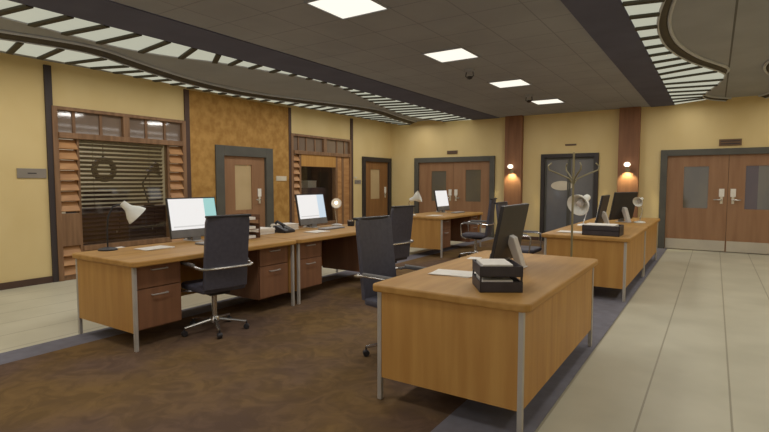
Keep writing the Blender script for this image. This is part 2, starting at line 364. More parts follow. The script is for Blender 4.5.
GL = 'square ceiling panels'
names = {3.715: 'square lit ceiling panel nearest the viewer, largest of the row', 5.85: 'second square lit ceiling panel, beside the nearer ceiling fixture',
         8.02: 'third square lit ceiling panel counted from the viewer', 10.2: 'square lit ceiling panel farthest back, near the glass door'}
for yc, lab in names.items():
    t = thing('ceiling_light', lab, 'ceiling light', (-2.835, yc, ZC), 0, GL)
    w = 0.262
    fr = MB()
    for s in (-1, 1):
        fr.box(s * (w + 0.008) - 0.01, s * (w + 0.008) + 0.01, -w - 0.018, w + 0.018, -0.012, 0)
        fr.box(-w, w, s * (w + 0.008) - 0.01, s * (w + 0.008) + 0.01, -0.012, 0)
    fr.build('light_frame', M['ceiling'], t)
    box(-w, w, -w, w, -0.006, 0.0).build('diffuser', M['panel_glow'], t)
for (x, y), lab in (((-2.98, 6.75), 'small dark ceiling fixture beside the second square light'), ((-2.92, 9.3), 'small dark ceiling fixture near the farthest square light')):
    t = thing('ceiling_sensor', lab, 'sensor', (x, y, ZC), 0, 'ceiling sensors')
    MB().lathe([(0, 0), (0.075, 0), (0.075, -0.02), (0.05, -0.035), (0, -0.035)]).build('mount', M['ceiling'], t, smooth=True)
    MB().tube([(0.05, 0.0, -0.03), (0.06, 0, -0.09), (0.03, 0, -0.11)], 0.008).tube([(-0.05, 0.0, -0.03), (-0.06, 0, -0.09), (-0.03, 0, -0.11)], 0.008).build('bracket', M['black_plastic'], t, smooth=True)
    MB().lathe([(0, -0.14), (0.03, -0.13), (0.045, -0.11), (0.03, -0.095), (0, -0.095)]).build('lens', M['black_plastic'], t, smooth=True)

# ------------------------------------------------------------------ left wall windows
def rect_frame(mb, x0, x1, y0, y1, z0, z1, w):
    mb.box(x0, x1, y0, y0 + w, z0, z1); mb.box(x0, x1, y1 - w, y1, z0, z1); mb.box(x0, x1, y0 + w, y1 - w, z0, z0 + w); mb.box(x0, x1, y0 + w, y1 - w, z1 - w, z1)
def louvre(parent, y0, y1, z0, z1, pitch):
    n = int(round((z1 - z0) / pitch))
    for i in range(n):
        zc = z0 + pitch * (i + 0.5)
        MB().obox((XL + 0.0, (y0 + y1) / 2, zc), (0.155, y1 - y0, 0.02), (0, math.radians(58), 0)).build('louvre_slat', M['louvre_wood'], parent)
def window_unit(name, Y, ypanes, mull):
    w = sgroup(name)
    mb = MB()
    xa, xb = XL - 0.10, XL + 0.045
    mb.box(xa, xb, Y[0] - 0.02, Y[0] + 0.05, 0, 2.46); mb.box(xa, xb, Y[1] - 0.05, Y[1] + 0.02, 0, 2.46)
    mb.box(xa, xb, Y[0] + 0.05, Y[1] - 0.05, 2.41, 2.46); mb.box(xa, xb + 0.02, Y[0] + 0.05, Y[1] - 0.05, 2.02, 2.10)
    mb.box(xa, xb, mull[0], mull[1], 2.10, 2.41)
    mb.build('window_frame', M['wood_frame'], w, bevel=0.004)
    pb = MB()
    for y in ypanes: pb.box(xa + 0.02, XL, y - 0.02, y + 0.02, 2.10, 2.41)
    pb.build('transom_bar', M['wood_frame'], w)
    edges = [Y[0] + 0.05] + sorted(ypanes + [mull[0] + 0.04]) + [Y[1] - 0.05]
    for a, b in zip(edges, edges[1:]):
        MB().box(XL - 0.03, XL - 0.02, a, b, 2.10, 2.41).build('transom_pane', M['transom_glass'], w)
    return w
w1 = window_unit('window_1', W1, [3.64, 4.02, 4.74, 5.07], (4.34, 4.44))
fb = MB()
fb.box(XL - 0.08, XL + 0.02, 3.655, 3.69, 0.05, 2.02); fb.box(XL - 0.08, XL + 0.02, 5.09, 5.125, 0.05, 2.02)
fb.box(XL - 0.08, XL + 0.05, 3.69, 5.09, 0.40, 0.47); fb.box(XL - 0.08, XL + 0.03, 3.40, 5.37, 0.0, 0.06)
fb.build('mullion', M['wood_frame'], w1, bevel=0.003)
louvre(w1, 3.40, 3.655, 0.98, 2.0, 0.147); louvre(w1, 5.125, 5.37, 0.98, 2.0, 0.147); louvre(w1, 3.40, 3.655, 0.07, 0.48, 0.137); louvre(w1, 5.125, 5.37, 0.07, 0.48, 0.137)
MB().box(XL - 0.03, XL + 0.03, 3.40, 3.655, 0.49, 0.955).box(XL - 0.03, XL + 0.03, 5.125, 5.37, 0.49, 0.955).build('side_panel', M['wood_frame'], w1)
MB().box(XL - 0.03, XL + 0.02, 3.69, 5.09, 0.06, 0.40).build('apron_panel', M['wood_frame'], w1)
MB().box(XL - 0.012, XL - 0.006, 3.69, 5.09, 0.47, 2.02).build('window_pane', M['window_glass'], w1)
bl = thing('venetian_blind', 'dark venetian blind hanging inside the left office window', 'blind', (XL - 0.115, 4.39, 0.48))
box(-0.03, 0.03, -0.69, 0.69, 1.50, 1.54).build('head_rail', M['slat'], bl)
for i in range(23):
    MB().obox((0, 0, 1.47 - i * 0.0645), (0.046, 1.36, 0.006), (0, math.radians(-50), 0)).build('slat', M['slat'], bl)
for y in (-0.45, 0.45): MB().tube([(0, y, 1.5), (0, y, 0.0)], 0.003, 5).build('cord', M['slat'], bl)
box(-0.02, 0.02, -0.68, 0.68, -0.005, 0.015).build('bottom_rail', M['slat'], bl)

w2 = window_unit('window_2', W2, [8.30, 8.55, 8.85, 9.65, 9.95], (9.12, 9.22))
fb = MB()
fb.box(XL - 0.08, XL + 0.03, 8.29, 8.35, 0.0, 2.02); fb.box(XL - 0.08, XL + 0.03, 9.56, 9.64, 0, 2.02); fb.box(XL - 0.08, XL + 0.03, 9.80, 9.88, 0, 2.02)
fb.box(XL - 0.08, XL + 0.03, 8.35, 9.56, 1.75, 2.02); fb.box(XL - 0.08, XL + 0.05, 8.35, 9.56, 0.40, 0.47)
fb.build('mullion', M['wood_frame'], w2, bevel=0.003)
MB().box(XL - 0.07, XL + 0.035, 8.35, 9.56, 1.76, 2.02).build('header_panel', M['desk_side'], w2)
louvre(w2, 8.10, 8.29, 0.98, 2.0, 0.147)
MB().box(XL - 0.03, XL + 0.02, 8.35, 9.56, 0.0, 0.40).build('apron_panel', M['wood_frame'], w2)
MB().box(XL - 0.03, XL + 0.02, 9.64, 9.80, 0.0, 2.02).box(XL - 0.03, XL + 0.02, 9.88, 10.11, 0.0, 2.02).box(XL - 0.03, XL + 0.02, 8.10, 8.29, 0.0, 0.97).build('side_panel', M['louvre_wood'], w2)
MB().box(XL - 0.012, XL - 0.006, 8.35, 9.56, 0.47, 1.75).build('window_pane', M['window_glass'], w2)

def cabinet(label, loc, sx, sy, sz, ndoor, m=None):
    t = thing('office_cabinet', label, 'cabinet', loc); m = m or M['cabinet_dark']
    box(-sx / 2, sx / 2 - 0.02, -sy / 2, sy / 2, 0, sz).build('body', m, t, bevel=0.006)
    for i in range(ndoor):
        a = -sy / 2 + sy * i / ndoor + 0.005; b = -sy / 2 + sy * (i + 1) / ndoor - 0.005
        d = box(sx / 2 - 0.02, sx / 2, a, b, 0.05, sz - 0.03).build('door', m, t, bevel=0.003)
        MB().tube([(sx / 2 + 0.012, b - 0.05, sz * 0.55), (sx / 2 + 0.012, b - 0.05, sz * 0.55 + 0.1)], 0.006, 6).build('handle', M['leg_metal'], d)
    return t
cabinet('long low dark cabinet behind the venetian blind', (-8.45, 4.85, 0), 0.42, 1.9, 0.98, 3)
cabinet('tall dark cabinet standing behind the far left window', (-9.1, 10.35, 0), 0.5, 1.5, 1.95, 2)
cabinet('low dark cabinet behind the far left window glass', (-8.25, 9.05, 0), 0.42, 1.1, 1.27, 2)
for (y, s, h), lab in (((8.78, 0.14, 0.1), 'small white box on the low cabinet behind the far window'), ((9.2, 0.3, 0.17), 'larger pale box on the low cabinet behind the far window')):
    t = thing('storage_box', lab, 'box', (-8.25, y, 1.27))
    box(-0.12, 0.12, -s / 2, s / 2, 0, h * 0.75).build('body', M['white_plastic'], t, bevel=0.004)
    box(-0.125, 0.125, -s / 2 - 0.005, s / 2 + 0.005, h * 0.75, h).build('lid', M['white_plastic'], t, bevel=0.004)
# dark shapes seen through the blind
t = thing('wall_ring', 'dark round ring seen through the upper left of the blind', 'wreath', (-8.9, 4.66, 1.62))
MB().tube([(0, 0.17 * math.cos(a * PI / 12), 0.17 * math.sin(a * PI / 12)) for a in range(25)], 0.05, 8).build('ring', M['cabinet_dark'], t, smooth=True)
MB().lathe([(0, 0.0), (0.02, 0.0), (0.02, 0.08), (0, 0.08)], (-0.02, 0, 0.2), (0, 0, 1), 8).build('hook', M['black_plastic'], t)
MB().tube([(-0.02, 0, 0.28), (-0.02, 0, 1.08)], 0.006, 5).build('cord', M['black_plastic'], t)
t = thing('work_lamp', 'dark shaded lamp seen through the right half of the blind', 'lamp', (-8.45, 5.2, 0.98))
MB().lathe([(0, 0), (0.09, 0), (0.09, 0.02), (0, 0.03)]).build('base', M['black_plastic'], t, smooth=True)
MB().tube([(0, 0, 0.02), (0, -0.12, 0.4), (0, 0.08, 0.68)], 0.014).build('arm', M['black_plastic'], t, smooth=True)
MB().lathe([(0.03, 0.1), (0.05, 0.06), (0.13, -0.1), (0.12, -0.1), (0.03, 0.05)], (0, 0.13, 0.68), (0.2, 0.3, 1)).build('lamp_shade', M['cabinet_dark'], t, smooth=True)

# ------------------------------------------------------------------ doors
def lever(parent, c, n, u, plate=True, m=None):
    """push plate and lever; n = outward normal, u = direction the lever points along the wall"""
    c = Vector(c); n = Vector(n); u = Vector(u); m = m or M['chrome']
    def ob(cc, a, b, z): # size along u, n, z
        return MB().obox(cc, (a if abs(u.x) > .5 else b, a if abs(u.y) > .5 else b, z))
    p = ob(c + n * 0.006, 0.09, 0.012, 0.16).build('handle_plate', M['paper'], parent, bevel=0.002)
    MB().tube([c + Vector((0, 0, -0.14)), c + n * 0.05 + Vector((0, 0, -0.14)), c + n * 0.055 + u * 0.02 + Vector((0, 0, -0.14)), c + n * 0.055 + u * 0.13 + Vector((0, 0, -0.14))], 0.012, 8).build('lever', m, parent, smooth=True)
    ob(c + n * 0.005 + Vector((0, 0, -0.15)), 0.045, 0.01, 0.14).build('lever_plate', M['plaque_pale'], parent)

def door_on_back(name, x0, x1, h, fw, fm, leafm, glasses, kick=False, handles=(), single=False):
    d = sgroup(name)
    y = YB
    mb = MB().box(x0, x0 + fw, y - 0.05, y + 0.1, 0, h).box(x1 - fw, x1, y - 0.05, y + 0.1, 0, h).box(x0 + fw, x1 - fw, y - 0.05, y + 0.1, h - fw, h)
    mb.build('door_frame', fm, d, bevel=0.004)
    xm = (x0 + x1) / 2
    leaves = [(x0 + fw, xm - 0.003), (xm + 0.003, x1 - fw)]
    objs = []
    for i, (a, b) in enumerate(leaves):
        ga, gb, gz0, gz1, gm = glasses[i]
        lf = MB()
        lf.box(a, ga, y + 0.01, y + 0.055, 0.01, h - fw); lf.box(gb, b, y + 0.01, y + 0.055, 0.01, h - fw)
        lf.box(ga, gb, y + 0.01, y + 0.055, 0.01, gz0); lf.box(ga, gb, y + 0.01, y + 0.055, gz1, h - fw)
        lo = lf.build('door_leaf', leafm, d)
        if isinstance(gm, tuple):
            xs = ga + (gb - ga) * gm[2]
            box(ga, xs, y + 0.025, y + 0.035, gz0, gz1).build('glass_pane', gm[0], lo)
            box(xs, gb, y + 0.025, y + 0.035, gz0, gz1).build('glass_pane', gm[1], lo)
        else:
            box(ga, gb, y + 0.025, y + 0.035, gz0, gz1).build('glass_pane', gm, lo)
        if kick: box(a + 0.01, b - 0.01, y + 0.002, y + 0.01, 0.015, 0.225).build('kick_plate', M['kick'], lo)
        objs.append(lo)
    for i, x, z, s in handles: lever(objs[i], (x, y + 0.008, z), (0, -1, 0), (s, 0, 0))
    return d
door_on_back('door_1', -0.97, 1.41, 2.07, 0.125, M['frame_metal'], M['door_wood'],
             [(-0.54, -0.11, 0.87, 1.72, M['door_glass']), (0.50, 0.98, 0.87, 1.72, (M['purple_glass'], M['door_glass'], 0.42))], True, ((0, 0.12, 1.19, -1), (1, 0.31, 1.19, 1)))
door_on_back('door_2', -3.47, -2.19, 2.06, 0.09, M['black_frame'], M['frame_metal'],
             [(-3.34, -2.87, 0.2, 1.92, M['dark_glass']), (-2.79, -2.31, 0.2, 1.92, M['dark_glass'])], False, ())
door_on_back('door_3', -6.93, -4.62, 2.06, 0.13, M['frame_metal'], M['door_wood'],
             [(-6.42, -5.98, 0.9, 1.70, M['door_glass']), (-5.42, -5.0, 0.9, 1.72, M['door_glass'])], True, ((0, -5.86, 1.13, -1), (1, -5.69, 1.13, 1)))

def door_on_left(name, y0, y1, h, fw, fm, leafm, g, gm, hy):
    d = sgroup(name); x = XL
    MB().box(x - 0.1, x + 0.05, y0, y0 + fw, 0, h).box(x - 0.1, x + 0.05, y1 - fw, y1, 0, h).box(x - 0.1, x + 0.05, y0 + fw, y1 - fw, h - fw, h).build('door_frame', fm, d, bevel=0.004)
    a, b = y0 + fw, y1 - fw
    lf = MB()
    lf.box(x - 0.055, x - 0.01, a, g[0], 0.01, h - fw); lf.box(x - 0.055, x - 0.01, g[1], b, 0.01, h - fw); lf.box(x - 0.055, x - 0.01, g[0], g[1], 0.01, g[2]); lf.box(x - 0.055, x - 0.01, g[0], g[1], g[3], h - fw)
    lo = lf.build('door_leaf', leafm, d)
    box(x - 0.04, x - 0.03, g[0], g[1], g[2], g[3]).build('glass_pane', gm, lo)
    lever(lo, (x - 0.008, hy, 1.19), (1, 0, 0), (0, -1, 0))
    return d
door_on_left('door_4', 6.05, 7.48, 2.09, 0.19, M['frame_metal'], M['door_wood'], (6.53, 6.95, 0.86, 1.74), M['frosted'], 7.14)
door_on_left('door_5', 10.68, 12.05, 2.07, 0.12, M['black_frame'], M['door_brown'], (11.1, 11.55, 0.95, 1.75), M['frosted'], 11.8)

# ------------------------------------------------------------------ signs
def sign_left(label, y0, y1, z0, z1, m, line=None):
    t = thing('wall_sign', label, 'sign', (XL + (0.02 if 5.5 < y0 < 8 else 0), (y0 + y1) / 2, (z0 + z1) / 2))
    w, h = (y1 - y0) / 2, (z1 - z0) / 2
    box(0, 0.015, -w, w, -h, h).build('plate', m, t, bevel=0.003)
    if line: box(0.015, 0.017, -w * line, w * line, -h * 0.1, h * 0.12).build('lettering', M['ink'], t)
    return t
sign_left('grey name plate on yellow wall beside the black post', 2.90, 3.25, 1.455, 1.585, M['plaque'], 0.3)
sign_left('pale plate on ochre wall right of the office door', 7.58, 7.88, 1.43, 1.53, M['plaque_pale'])
sign_left('small grey plate on yellow wall beside the far left door', 10.36, 10.62, 1.36, 1.46, M['plaque'], 0.4)
MB_ = sign_left('white bracket sign above the small grey wall plate', 10.33, 10.45, 1.50, 1.54, M['plaque_pale'])
def sign_back(label, x0, x1, z0, z1, m):
    t = thing('door_sign', label, 'sign', ((x0 + x1) / 2, YB, (z0 + z1) / 2)); w, h = (x1 - x0) / 2, (z1 - z0) / 2
    box(-w, w, -0.02, 0, -h, h).build('plate', m, t, bevel=0.003)
    for i in (-1, 1): box(-w * 0.85, w * 0.85, -0.023, -0.02, i * h * 0.4 - h * 0.14, i * h * 0.4 + h * 0.14).build('lettering', M['ink'], t)
sign_back('brown sign plate above the right double door', 0.04, 0.41, 2.12, 2.25, M['plaque_brown'])
sign_back('brown sign plate above the left double door', -5.95, -5.65, 2.14, 2.23, M['plaque_brown'])
sign_back('thin brown sign plate above the dark glass door', -2.93, -2.68, 2.24, 2.28, M['plaque_brown'])
t = thing('glass_oval', 'pale oval on the left pane of the glass door', 'sign', (-2.99, YB + 0.02, 1.32))
MB().prism([(0.25 * math.cos(a * PI / 12), 0.11 * math.sin(a * PI / 12)) for a in range(24)], 0, 0.004).build('plate', M['plaque_pale'], t)  # flat pale oval just in front of the door glass
t.rotation_euler = (PI / 2, 0, 0)

# ------------------------------------------------------------------ sconces
def sconce(label, x):
    t = thing('wall_sconce', label, 'wall lamp', (x, YB - 0.14, 1.7), 0, 'wall sconces on the pillars')
    MB().lathe([(0, 0), (0.045, 0), (0.045, 0.015), (0, 0.02)], (0, 0, -0.04), (0, -1, 0)).build('back_plate', M['coat_metal'], t, smooth=True)
    MB().tube([(0, 0, -0.04), (0, -0.08, -0.05), (0, -0.11, -0.02), (0, -0.11, 0.015)], 0.009).build('arm', M['coat_metal'], t, smooth=True)
    MB().lathe([(0, 0.01), (0.03, 0.012), (0.04, 0.03), (0.0, 0.03)], (0, -0.11, 0)).build('cup', M['coat_metal'], t, smooth=True)
    MB().lathe([(0, 0.03), (0.04, 0.035), (0.065, 0.065), (0.06, 0.1), (0.035, 0.125), (0, 0.13)], (0, -0.11, 0)).build('globe', M['bulb_glow'], t, smooth=True)
    return t
sconce('globe wall sconce on the left pillar', -4.14)
sconce('globe wall sconce on the right pillar', -1.58)

# ------------------------------------------------------------------ desks
def make_desk():
    """user side is local +x, long side along y, origin on the floor at the centre"""
    t = thing('office_desk', '', 'desk', (0, 0, 0), 0, 'wood office desks')
    L = 0.96
    pts = []
    for cx, cy, a0 in ((0.46, L - 0.05, 0), (-0.46, L - 0.05, 90), (-0.46, -L + 0.05, 180), (0.46, -L + 0.05, 270)):
        for k in range(5):
            a = math.radians(a0 + 90 * k / 4); pts.append((cx + 0.05 * math.cos(a), cy + 0.05 * math.sin(a)))
    MB().prism(pts, 0.702, 0.75).build('tabletop', M['desk_wood'], t, bevel=0.012, seg=3)
    for sx in (-0.46, 0.455):
        for sy in (-L + 0.04, L - 0.04):
            MB().box(sx - 0.015, sx + 0.015, sy - 0.015, sy + 0.015, 0.0, 0.702).build('leg', M['leg_metal'], t, bevel=0.004)
    for sy in (-L + 0.04, L - 0.04):
        MB().box(-0.446, 0.438, sy - 0.012, sy + 0.012, 0.15, 0.702).build('end_panel', M['desk_side'], t)
    MB().box(-0.468, -0.447, -L + 0.057, L - 0.057, 0.15, 0.702).build('modesty_panel', M['desk_side'], t)
    for s in (-1, 1):
        a, b = sorted((s * (L - 0.065), s * (L - 0.5)))
        p = MB().box(-0.36, 0.40, a, b, 0.15, 0.70).build('pedestal', M['drawer_wood'], t)
        for z0, z1, hz in ((0.505, 0.695, 0.655), (0.16, 0.495, 0.44)):
            d = MB().box(0.40, 0.418, a + 0.008, b - 0.008, z0, z1).build('drawer', M['drawer_wood'], p, bevel=0.003)
            m_ = (a + b) / 2
            MB().tube([(0.418, m_ - 0.07, hz), (0.44, m_ - 0.07, hz), (0.443, m_ - 0.06, hz), (0.443, m_ + 0.06, hz), (0.44, m_ + 0.07, hz), (0.418, m_ + 0.07, hz)], 0.006, 6).build('handle', M['leg_metal'], d, smooth=True)
    return t
desk0 = make_desk()
DZ = 0.006
desks = [
    ('front wood desk with black paper trays on its corner', (-1.30, 3.545), PI),
    ('left wood desk nearest the viewer, its bare end panel toward the photo edge', (-4.39, 3.19), 0),
    ('left wood desk with a glowing bulb lamp, behind the nearest left desk', (-4.39, 5.125), 0),
    ('wood desk in front of the far left double door', (-4.63, 9.20), 0),
    ('right wood desk behind the coat stand', (-1.30, 7.29), PI),
    ('farthest right wood desk, beyond the one behind the coat stand', (-1.30, 9.225), PI)]
for i, (lab, (x, y), rz) in enumerate(desks):
    setid(desk0 if i == 0 else copy_tree(desk0), lab, (x, y, DZ), rz)
TOP = 0.75 + DZ

# ------------------------------------------------------------------ chairs
def make_chair():
    """faces local +x"""
    t = thing('office_chair', '', 'chair', (0, 0, 0), 0, 'charcoal office chairs')
    # sling backrest: curved slab, slightly waisted
    bm = MB(); rows = []
    N, K = 12, 6
    for i in range(N + 1):
        u = i / N; z = 0.44 + 0.66 * u
        x = -0.225 - 0.02 * math.sin(u * PI * 0.9) - 0.075 * u * u
        hw = 0.208
        if u > 0.93: hw -= 0.012
        row = []
        for side in (1, -1):
            rr = []
            for j in range(K + 1):
                v = -1 + 2 * j / K
                rr.append(bm.bm.verts.new((x + side * 0.02 - 0.018 * (1 - v * v), hw * v, z)))
            row.append(rr)
        rows.append(row)
    for i in range(N):
        for s_ in (0, 1):
            for j in range(K): bm.bm.faces.new((rows[i][s_][j], rows[i][s_][j + 1], rows[i + 1][s_][j + 1], rows[i + 1][s_][j]))
        for j in (0, K): bm.bm.faces.new((rows[i][0][j], rows[i + 1][0][j], rows[i + 1][1][j], rows[i][1][j]))
    for i in (0, N):
        for j in range(K): bm.bm.faces.new((rows[i][0][j], rows[i][0][j + 1], rows[i][1][j + 1], rows[i][1][j]))
    br = bm.build('backrest', M['chair_leather'], t, bevel=0.008)
    bp = MB().box(-0.345, -0.29, -0.21, 0.21, 1.085, 1.105); bp.build('top_rail', M['black_plastic'], br, bevel=0.006)
    MB().prism([(-0.22, -0.21), (0.2, -0.23), (0.24, -0.2), (0.24, 0.2), (0.2, 0.23), (-0.22, 0.21)], 0.40, 0.46).build('seat', M['chair_leather'], t, bevel=0.022, seg=3)
    MB().box(-0.13, 0.13, -0.1, 0.1, 0.36, 0.40).build('seat_mount', M['black_plastic'], t, bevel=0.006)
    MB().tube([(-0.2, -0.255, 0.645), (-0.27, -0.25, 0.64), (-0.295, -0.2, 0.635), (-0.305, 0, 0.635), (-0.295, 0.2, 0.635), (-0.27, 0.25, 0.64), (-0.2, 0.255, 0.645)], 0.013, 8).build('back_bar', M['chrome'], t, smooth=True)
    for s in (-1, 1):
        y = s * 0.265
        MB().tube([(-0.22, s * 0.26, 0.645), (-0.16, y, 0.655), (0.15, y, 0.655), (0.2, y, 0.645), (0.215, y, 0.61), (0.20, y, 0.45), (0.185, y, 0.41), (0.15, s * 0.235, 0.385), (0.05, s * 0.10, 0.385)], 0.012, 8).build('armrest', M['chrome'], t, smooth=True)
        MB().tube([(-0.17, y, 0.668), (0.16, y, 0.668)], 0.014, 8).build('arm_pad', M['grey_plastic'], t, smooth=True)
    MB().tube([(0, 0, 0.12), (0, 0, 0.37)], 0.025, 12).build('gas_column', M['chrome'], t, smooth=True)
    hub = MB().lathe([(0, 0.075), (0.045, 0.08), (0.05, 0.11), (0.035, 0.14), (0, 0.14)]).build('base_hub', M['chrome'], t, smooth=True)
    for k in range(5):
        a = math.radians(90 + 72 * k); c, s = math.cos(a), math.sin(a)
        lg = MB().tube([(0.03 * c, 0.03 * s, 0.11), (0.15 * c, 0.15 * s, 0.095), (0.29 * c, 0.29 * s, 0.075)], 0.018, 8, 0.012).build('base_leg', M['chrome'], t, smooth=True)
        cx, cy = 0.29 * c, 0.29 * s
        MB().lathe([(0, -0.022), (0.022, -0.022), (0.027, -0.015), (0.027, 0.015), (0.022, 0.022), (0, 0.022)], (cx, cy, 0.027), (-s, c, 0), 12).tube([(cx, cy, 0.03), (cx, cy, 0.08)], 0.007, 6).build('caster', M['black_plastic'], lg, smooth=True)
    return t
ch0 = make_chair()
chairs = [
    ('charcoal office chair with chrome arms at the nearest left desk', (-3.90, 3.02), math.radians(168)),
    ('charcoal office chair tucked behind the front desk, its base left of the desk leg', (-2.09, 3.43), math.radians(-8)),
    ('charcoal office chair at the lamp desk, partly behind the front desk chair', (-3.52, 5.36), math.radians(172)),
    ('charcoal office chair pulled up to the far left desk by the double door', (-3.63, 8.58), math.radians(190)),
    ('charcoal office chair mostly hidden behind the front desk monitor', (-2.3, 7.1), 0.0)]
for i, (lab, (x, y), rz) in enumerate(chairs):
    setid(ch0 if i == 0 else copy_tree(ch0), lab, (x, y, DZ), rz)

# ------------------------------------------------------------------ monitors
def make_monitor(w=0.6, h=0.44, side=None):
    """screen faces local +x; origin on the desk under the stand"""
    t = thing('computer_monitor', '', 'monitor', (0, 0, 0), 0, 'desktop monitors')
    tilt = math.radians(-11); Rm = Matrix.Rotation(tilt, 4, 'Y'); T = Matrix.Translation((0.03, 0, 0.045)) @ Rm
    def put(mb): mb.bm.transform(T); return mb
    put(box(-0.028, 0.0, -w / 2, w / 2, 0, h)).build('casing', M['black_plastic'], t, bevel=0.004)
    chin = put(box(0.0, 0.006, -w / 2 + 0.004, w / 2 - 0.004, 0.004, 0.085)).build('chin', M['grey_plastic'], t)
    sc = put(box(0.0, 0.003, -w / 2 + 0.014, w / 2 - 0.014, 0.09, h - 0.014)).build('screen', M['screen_glow'], t)
    if side:
        put(box(0.003, 0.0045, w / 2 - 0.16, w / 2 - 0.014, 0.09, h - 0.014)).build('sidebar', side, sc)
        put(box(0.003, 0.0042, -w / 2 + 0.04, w / 2 - 0.17, 0.115, 0.13)).build('footer_bar', M['screen_bar'], sc)
    lg = MB()
    lg.profile([(-0.07, 0.225), (-0.03, 0.245), (-0.012, 0.205), (-0.095, 0.0), (-0.145, 0.0)], -0.045, 0.045)
    lg.build('stand_leg', M['white_plastic'], t, bevel=0.006)
    MB().box(-0.15, 0.08, -0.06, 0.06, 0, 0.008).build('stand_foot', M['white_plastic'], t, bevel=0.004)
    MB().box(-0.01, 0.03, -0.05, 0.05, 0.01, 0.06).build('stand_neck', M['grey_plastic'], t)
    return t
GM = 'desktop monitors'
mA = make_monitor(side=M['screen_teal']); setid(mA, 'lit monitor with a teal band on its screen, on the nearest left desk', (-4.78, 3.47, TOP), -0.04)
mB = make_monitor(0.58, side=M['screen_blue']); setid(mB, 'lit monitor beside the glowing bulb lamp on the second left desk', (-4.78, 5.42, TOP), 0)
mC = make_monitor(0.56); setid(mC, 'lit monitor on the desk in front of the far left double door', (-4.86, 9.68, TOP), 0)
mF = make_monitor(0.58, 0.44); setid(mF, 'dark back of the monitor on the front desk, white prop leg showing', (-1.32, 3.72, TOP), PI)
mD = make_monitor(0.52, 0.43); setid(mD, 'dark back of the monitor on the right desk beside the round white lamp', (-1.32, 7.5, TOP), PI)
mE = make_monitor(0.62, 0.45); setid(mE, 'dark back of the monitor on the farthest right desk', (-1.25, 8.95, TOP), PI - 0.42)

def keyboard(label, loc, rz):
    t = thing('keyboard', label, 'keyboard', loc, rz, 'keyboards')
    box(-0.07, 0.07, -0.21, 0.21, 0, 0.016).build('case', M['grey_plastic'], t, bevel=0.004)
    k = MB()
    for r in range(4):
        for c in range(13):
            x = 0.05 - r * 0.033; y = -0.195 + c * 0.03
            k.box(x - 0.026, x, y, y + 0.026, 0.016, 0.022)
    k.build('keys', M['white_plastic'], t)
keyboard('grey keyboard in front of the teal banded monitor', (-4.42, 3.46, TOP), 0)
keyboard('grey keyboard in front of the monitor beside the bulb lamp', (-4.42, 5.40, TOP), 0)
keyboard('grey keyboard on the far left desk', (-4.5, 9.68, TOP), 0)

# ------------------------------------------------------------------ lamps
def lamp(label, loc, rz, pole, head, hdir, lit=False, m=None, hs=1.0, base_r=0.085, pm=None, bm=None):
    """pole: list of points in local space, head position and direction of its mouth"""
    t = thing('desk_lamp', label, 'lamp', loc, rz, 'white desk lamps'); m = m or M['white_enamel']
    MB().lathe([(0, 0), (base_r, 0), (base_r, 0.012), (base_r * 0.8, 0.02), (0.02, 0.03), (0, 0.03)]).build('base', bm or m, t, smooth=True)
    MB().tube(pole, 0.008, 8).build('arm', pm or M['chrome'], t, smooth=True)
    sh = MB().lathe([(0, -0.10 * hs), (0.035 * hs, -0.10 * hs), (0.045 * hs, -0.02 * hs), (0.055 * hs, 0.0), (0.10 * hs, 0.06 * hs), (0.125 * hs, 0.12 * hs), (0.118 * hs, 0.12 * hs), (0.05 * hs, 0.01 * hs), (0, 0.0)], head, hdir).build('lamp_shade', m, t, smooth=True)
    MB().lathe([(0, 0.0), (0.03 * hs, 0.02 * hs), (0.042 * hs, 0.06 * hs), (0.03 * hs, 0.095 * hs), (0, 0.105 * hs)], head, hdir).build('bulb', M['bulb_glow'] if lit else M['white_plastic'], sh, smooth=True)
    return t
lamp('white cone desk lamp on the nearest left desk, in front of the blind', (-4.80, 2.52, TOP), 0,
     [(0, 0, 0.02), (0.0, 0.0, 0.2), (-0.01, 0.02, 0.32), (0.0, 0.06, 0.41), (0.01, 0.12, 0.43)], (0.04, 0.20, 0.385), (0.25, 0.55, -0.6), hs=0.85, pm=M['black_plastic'], bm=M['black_plastic'])
lamp('chrome desk lamp with a glowing bulb beside the second left monitor', (-4.70, 5.86, TOP), 0,
     [(0, 0, 0.02), (-0.03, 0, 0.2), (-0.02, -0.03, 0.33), (0.02, -0.06, 0.36)], (0.05, -0.08, 0.35), (0.7, -0.7, -0.15), lit=True, m=M['leg_metal'], hs=0.62)
lamp('white cone desk lamp on the far left desk beside the door frame', (-4.95, 8.5, TOP), 0,
     [(0, 0, 0.02), (-0.06, 0, 0.24), (-0.02, 0.0, 0.31)], (0.05, 0.03, 0.33), (0.8, 0.3, 0.35), hs=0.95)
lamp('large round white desk lamp on the right desk behind the coat stand', (-1.62, 7.86, TOP), 0,
     [(0, 0, 0.02), (0.04, 0.04, 0.2), (0.02, 0.06, 0.42), (0, 0, 0.44)], (0, -0.03, 0.37), (-0.25, -0.8, -0.35), hs=1.35, lit=False)
lamp('white desk lamp against the yellow wall on the farthest right desk', (-0.98, 8.9, TOP), 0,
     [(0, 0, 0.02), (0.03, 0.04, 0.18), (0.0, 0.05, 0.36), (0, 0, 0.40)], (0, -0.02, 0.36), (-0.3, -0.75, -0.3), hs=0.65, lit=False)

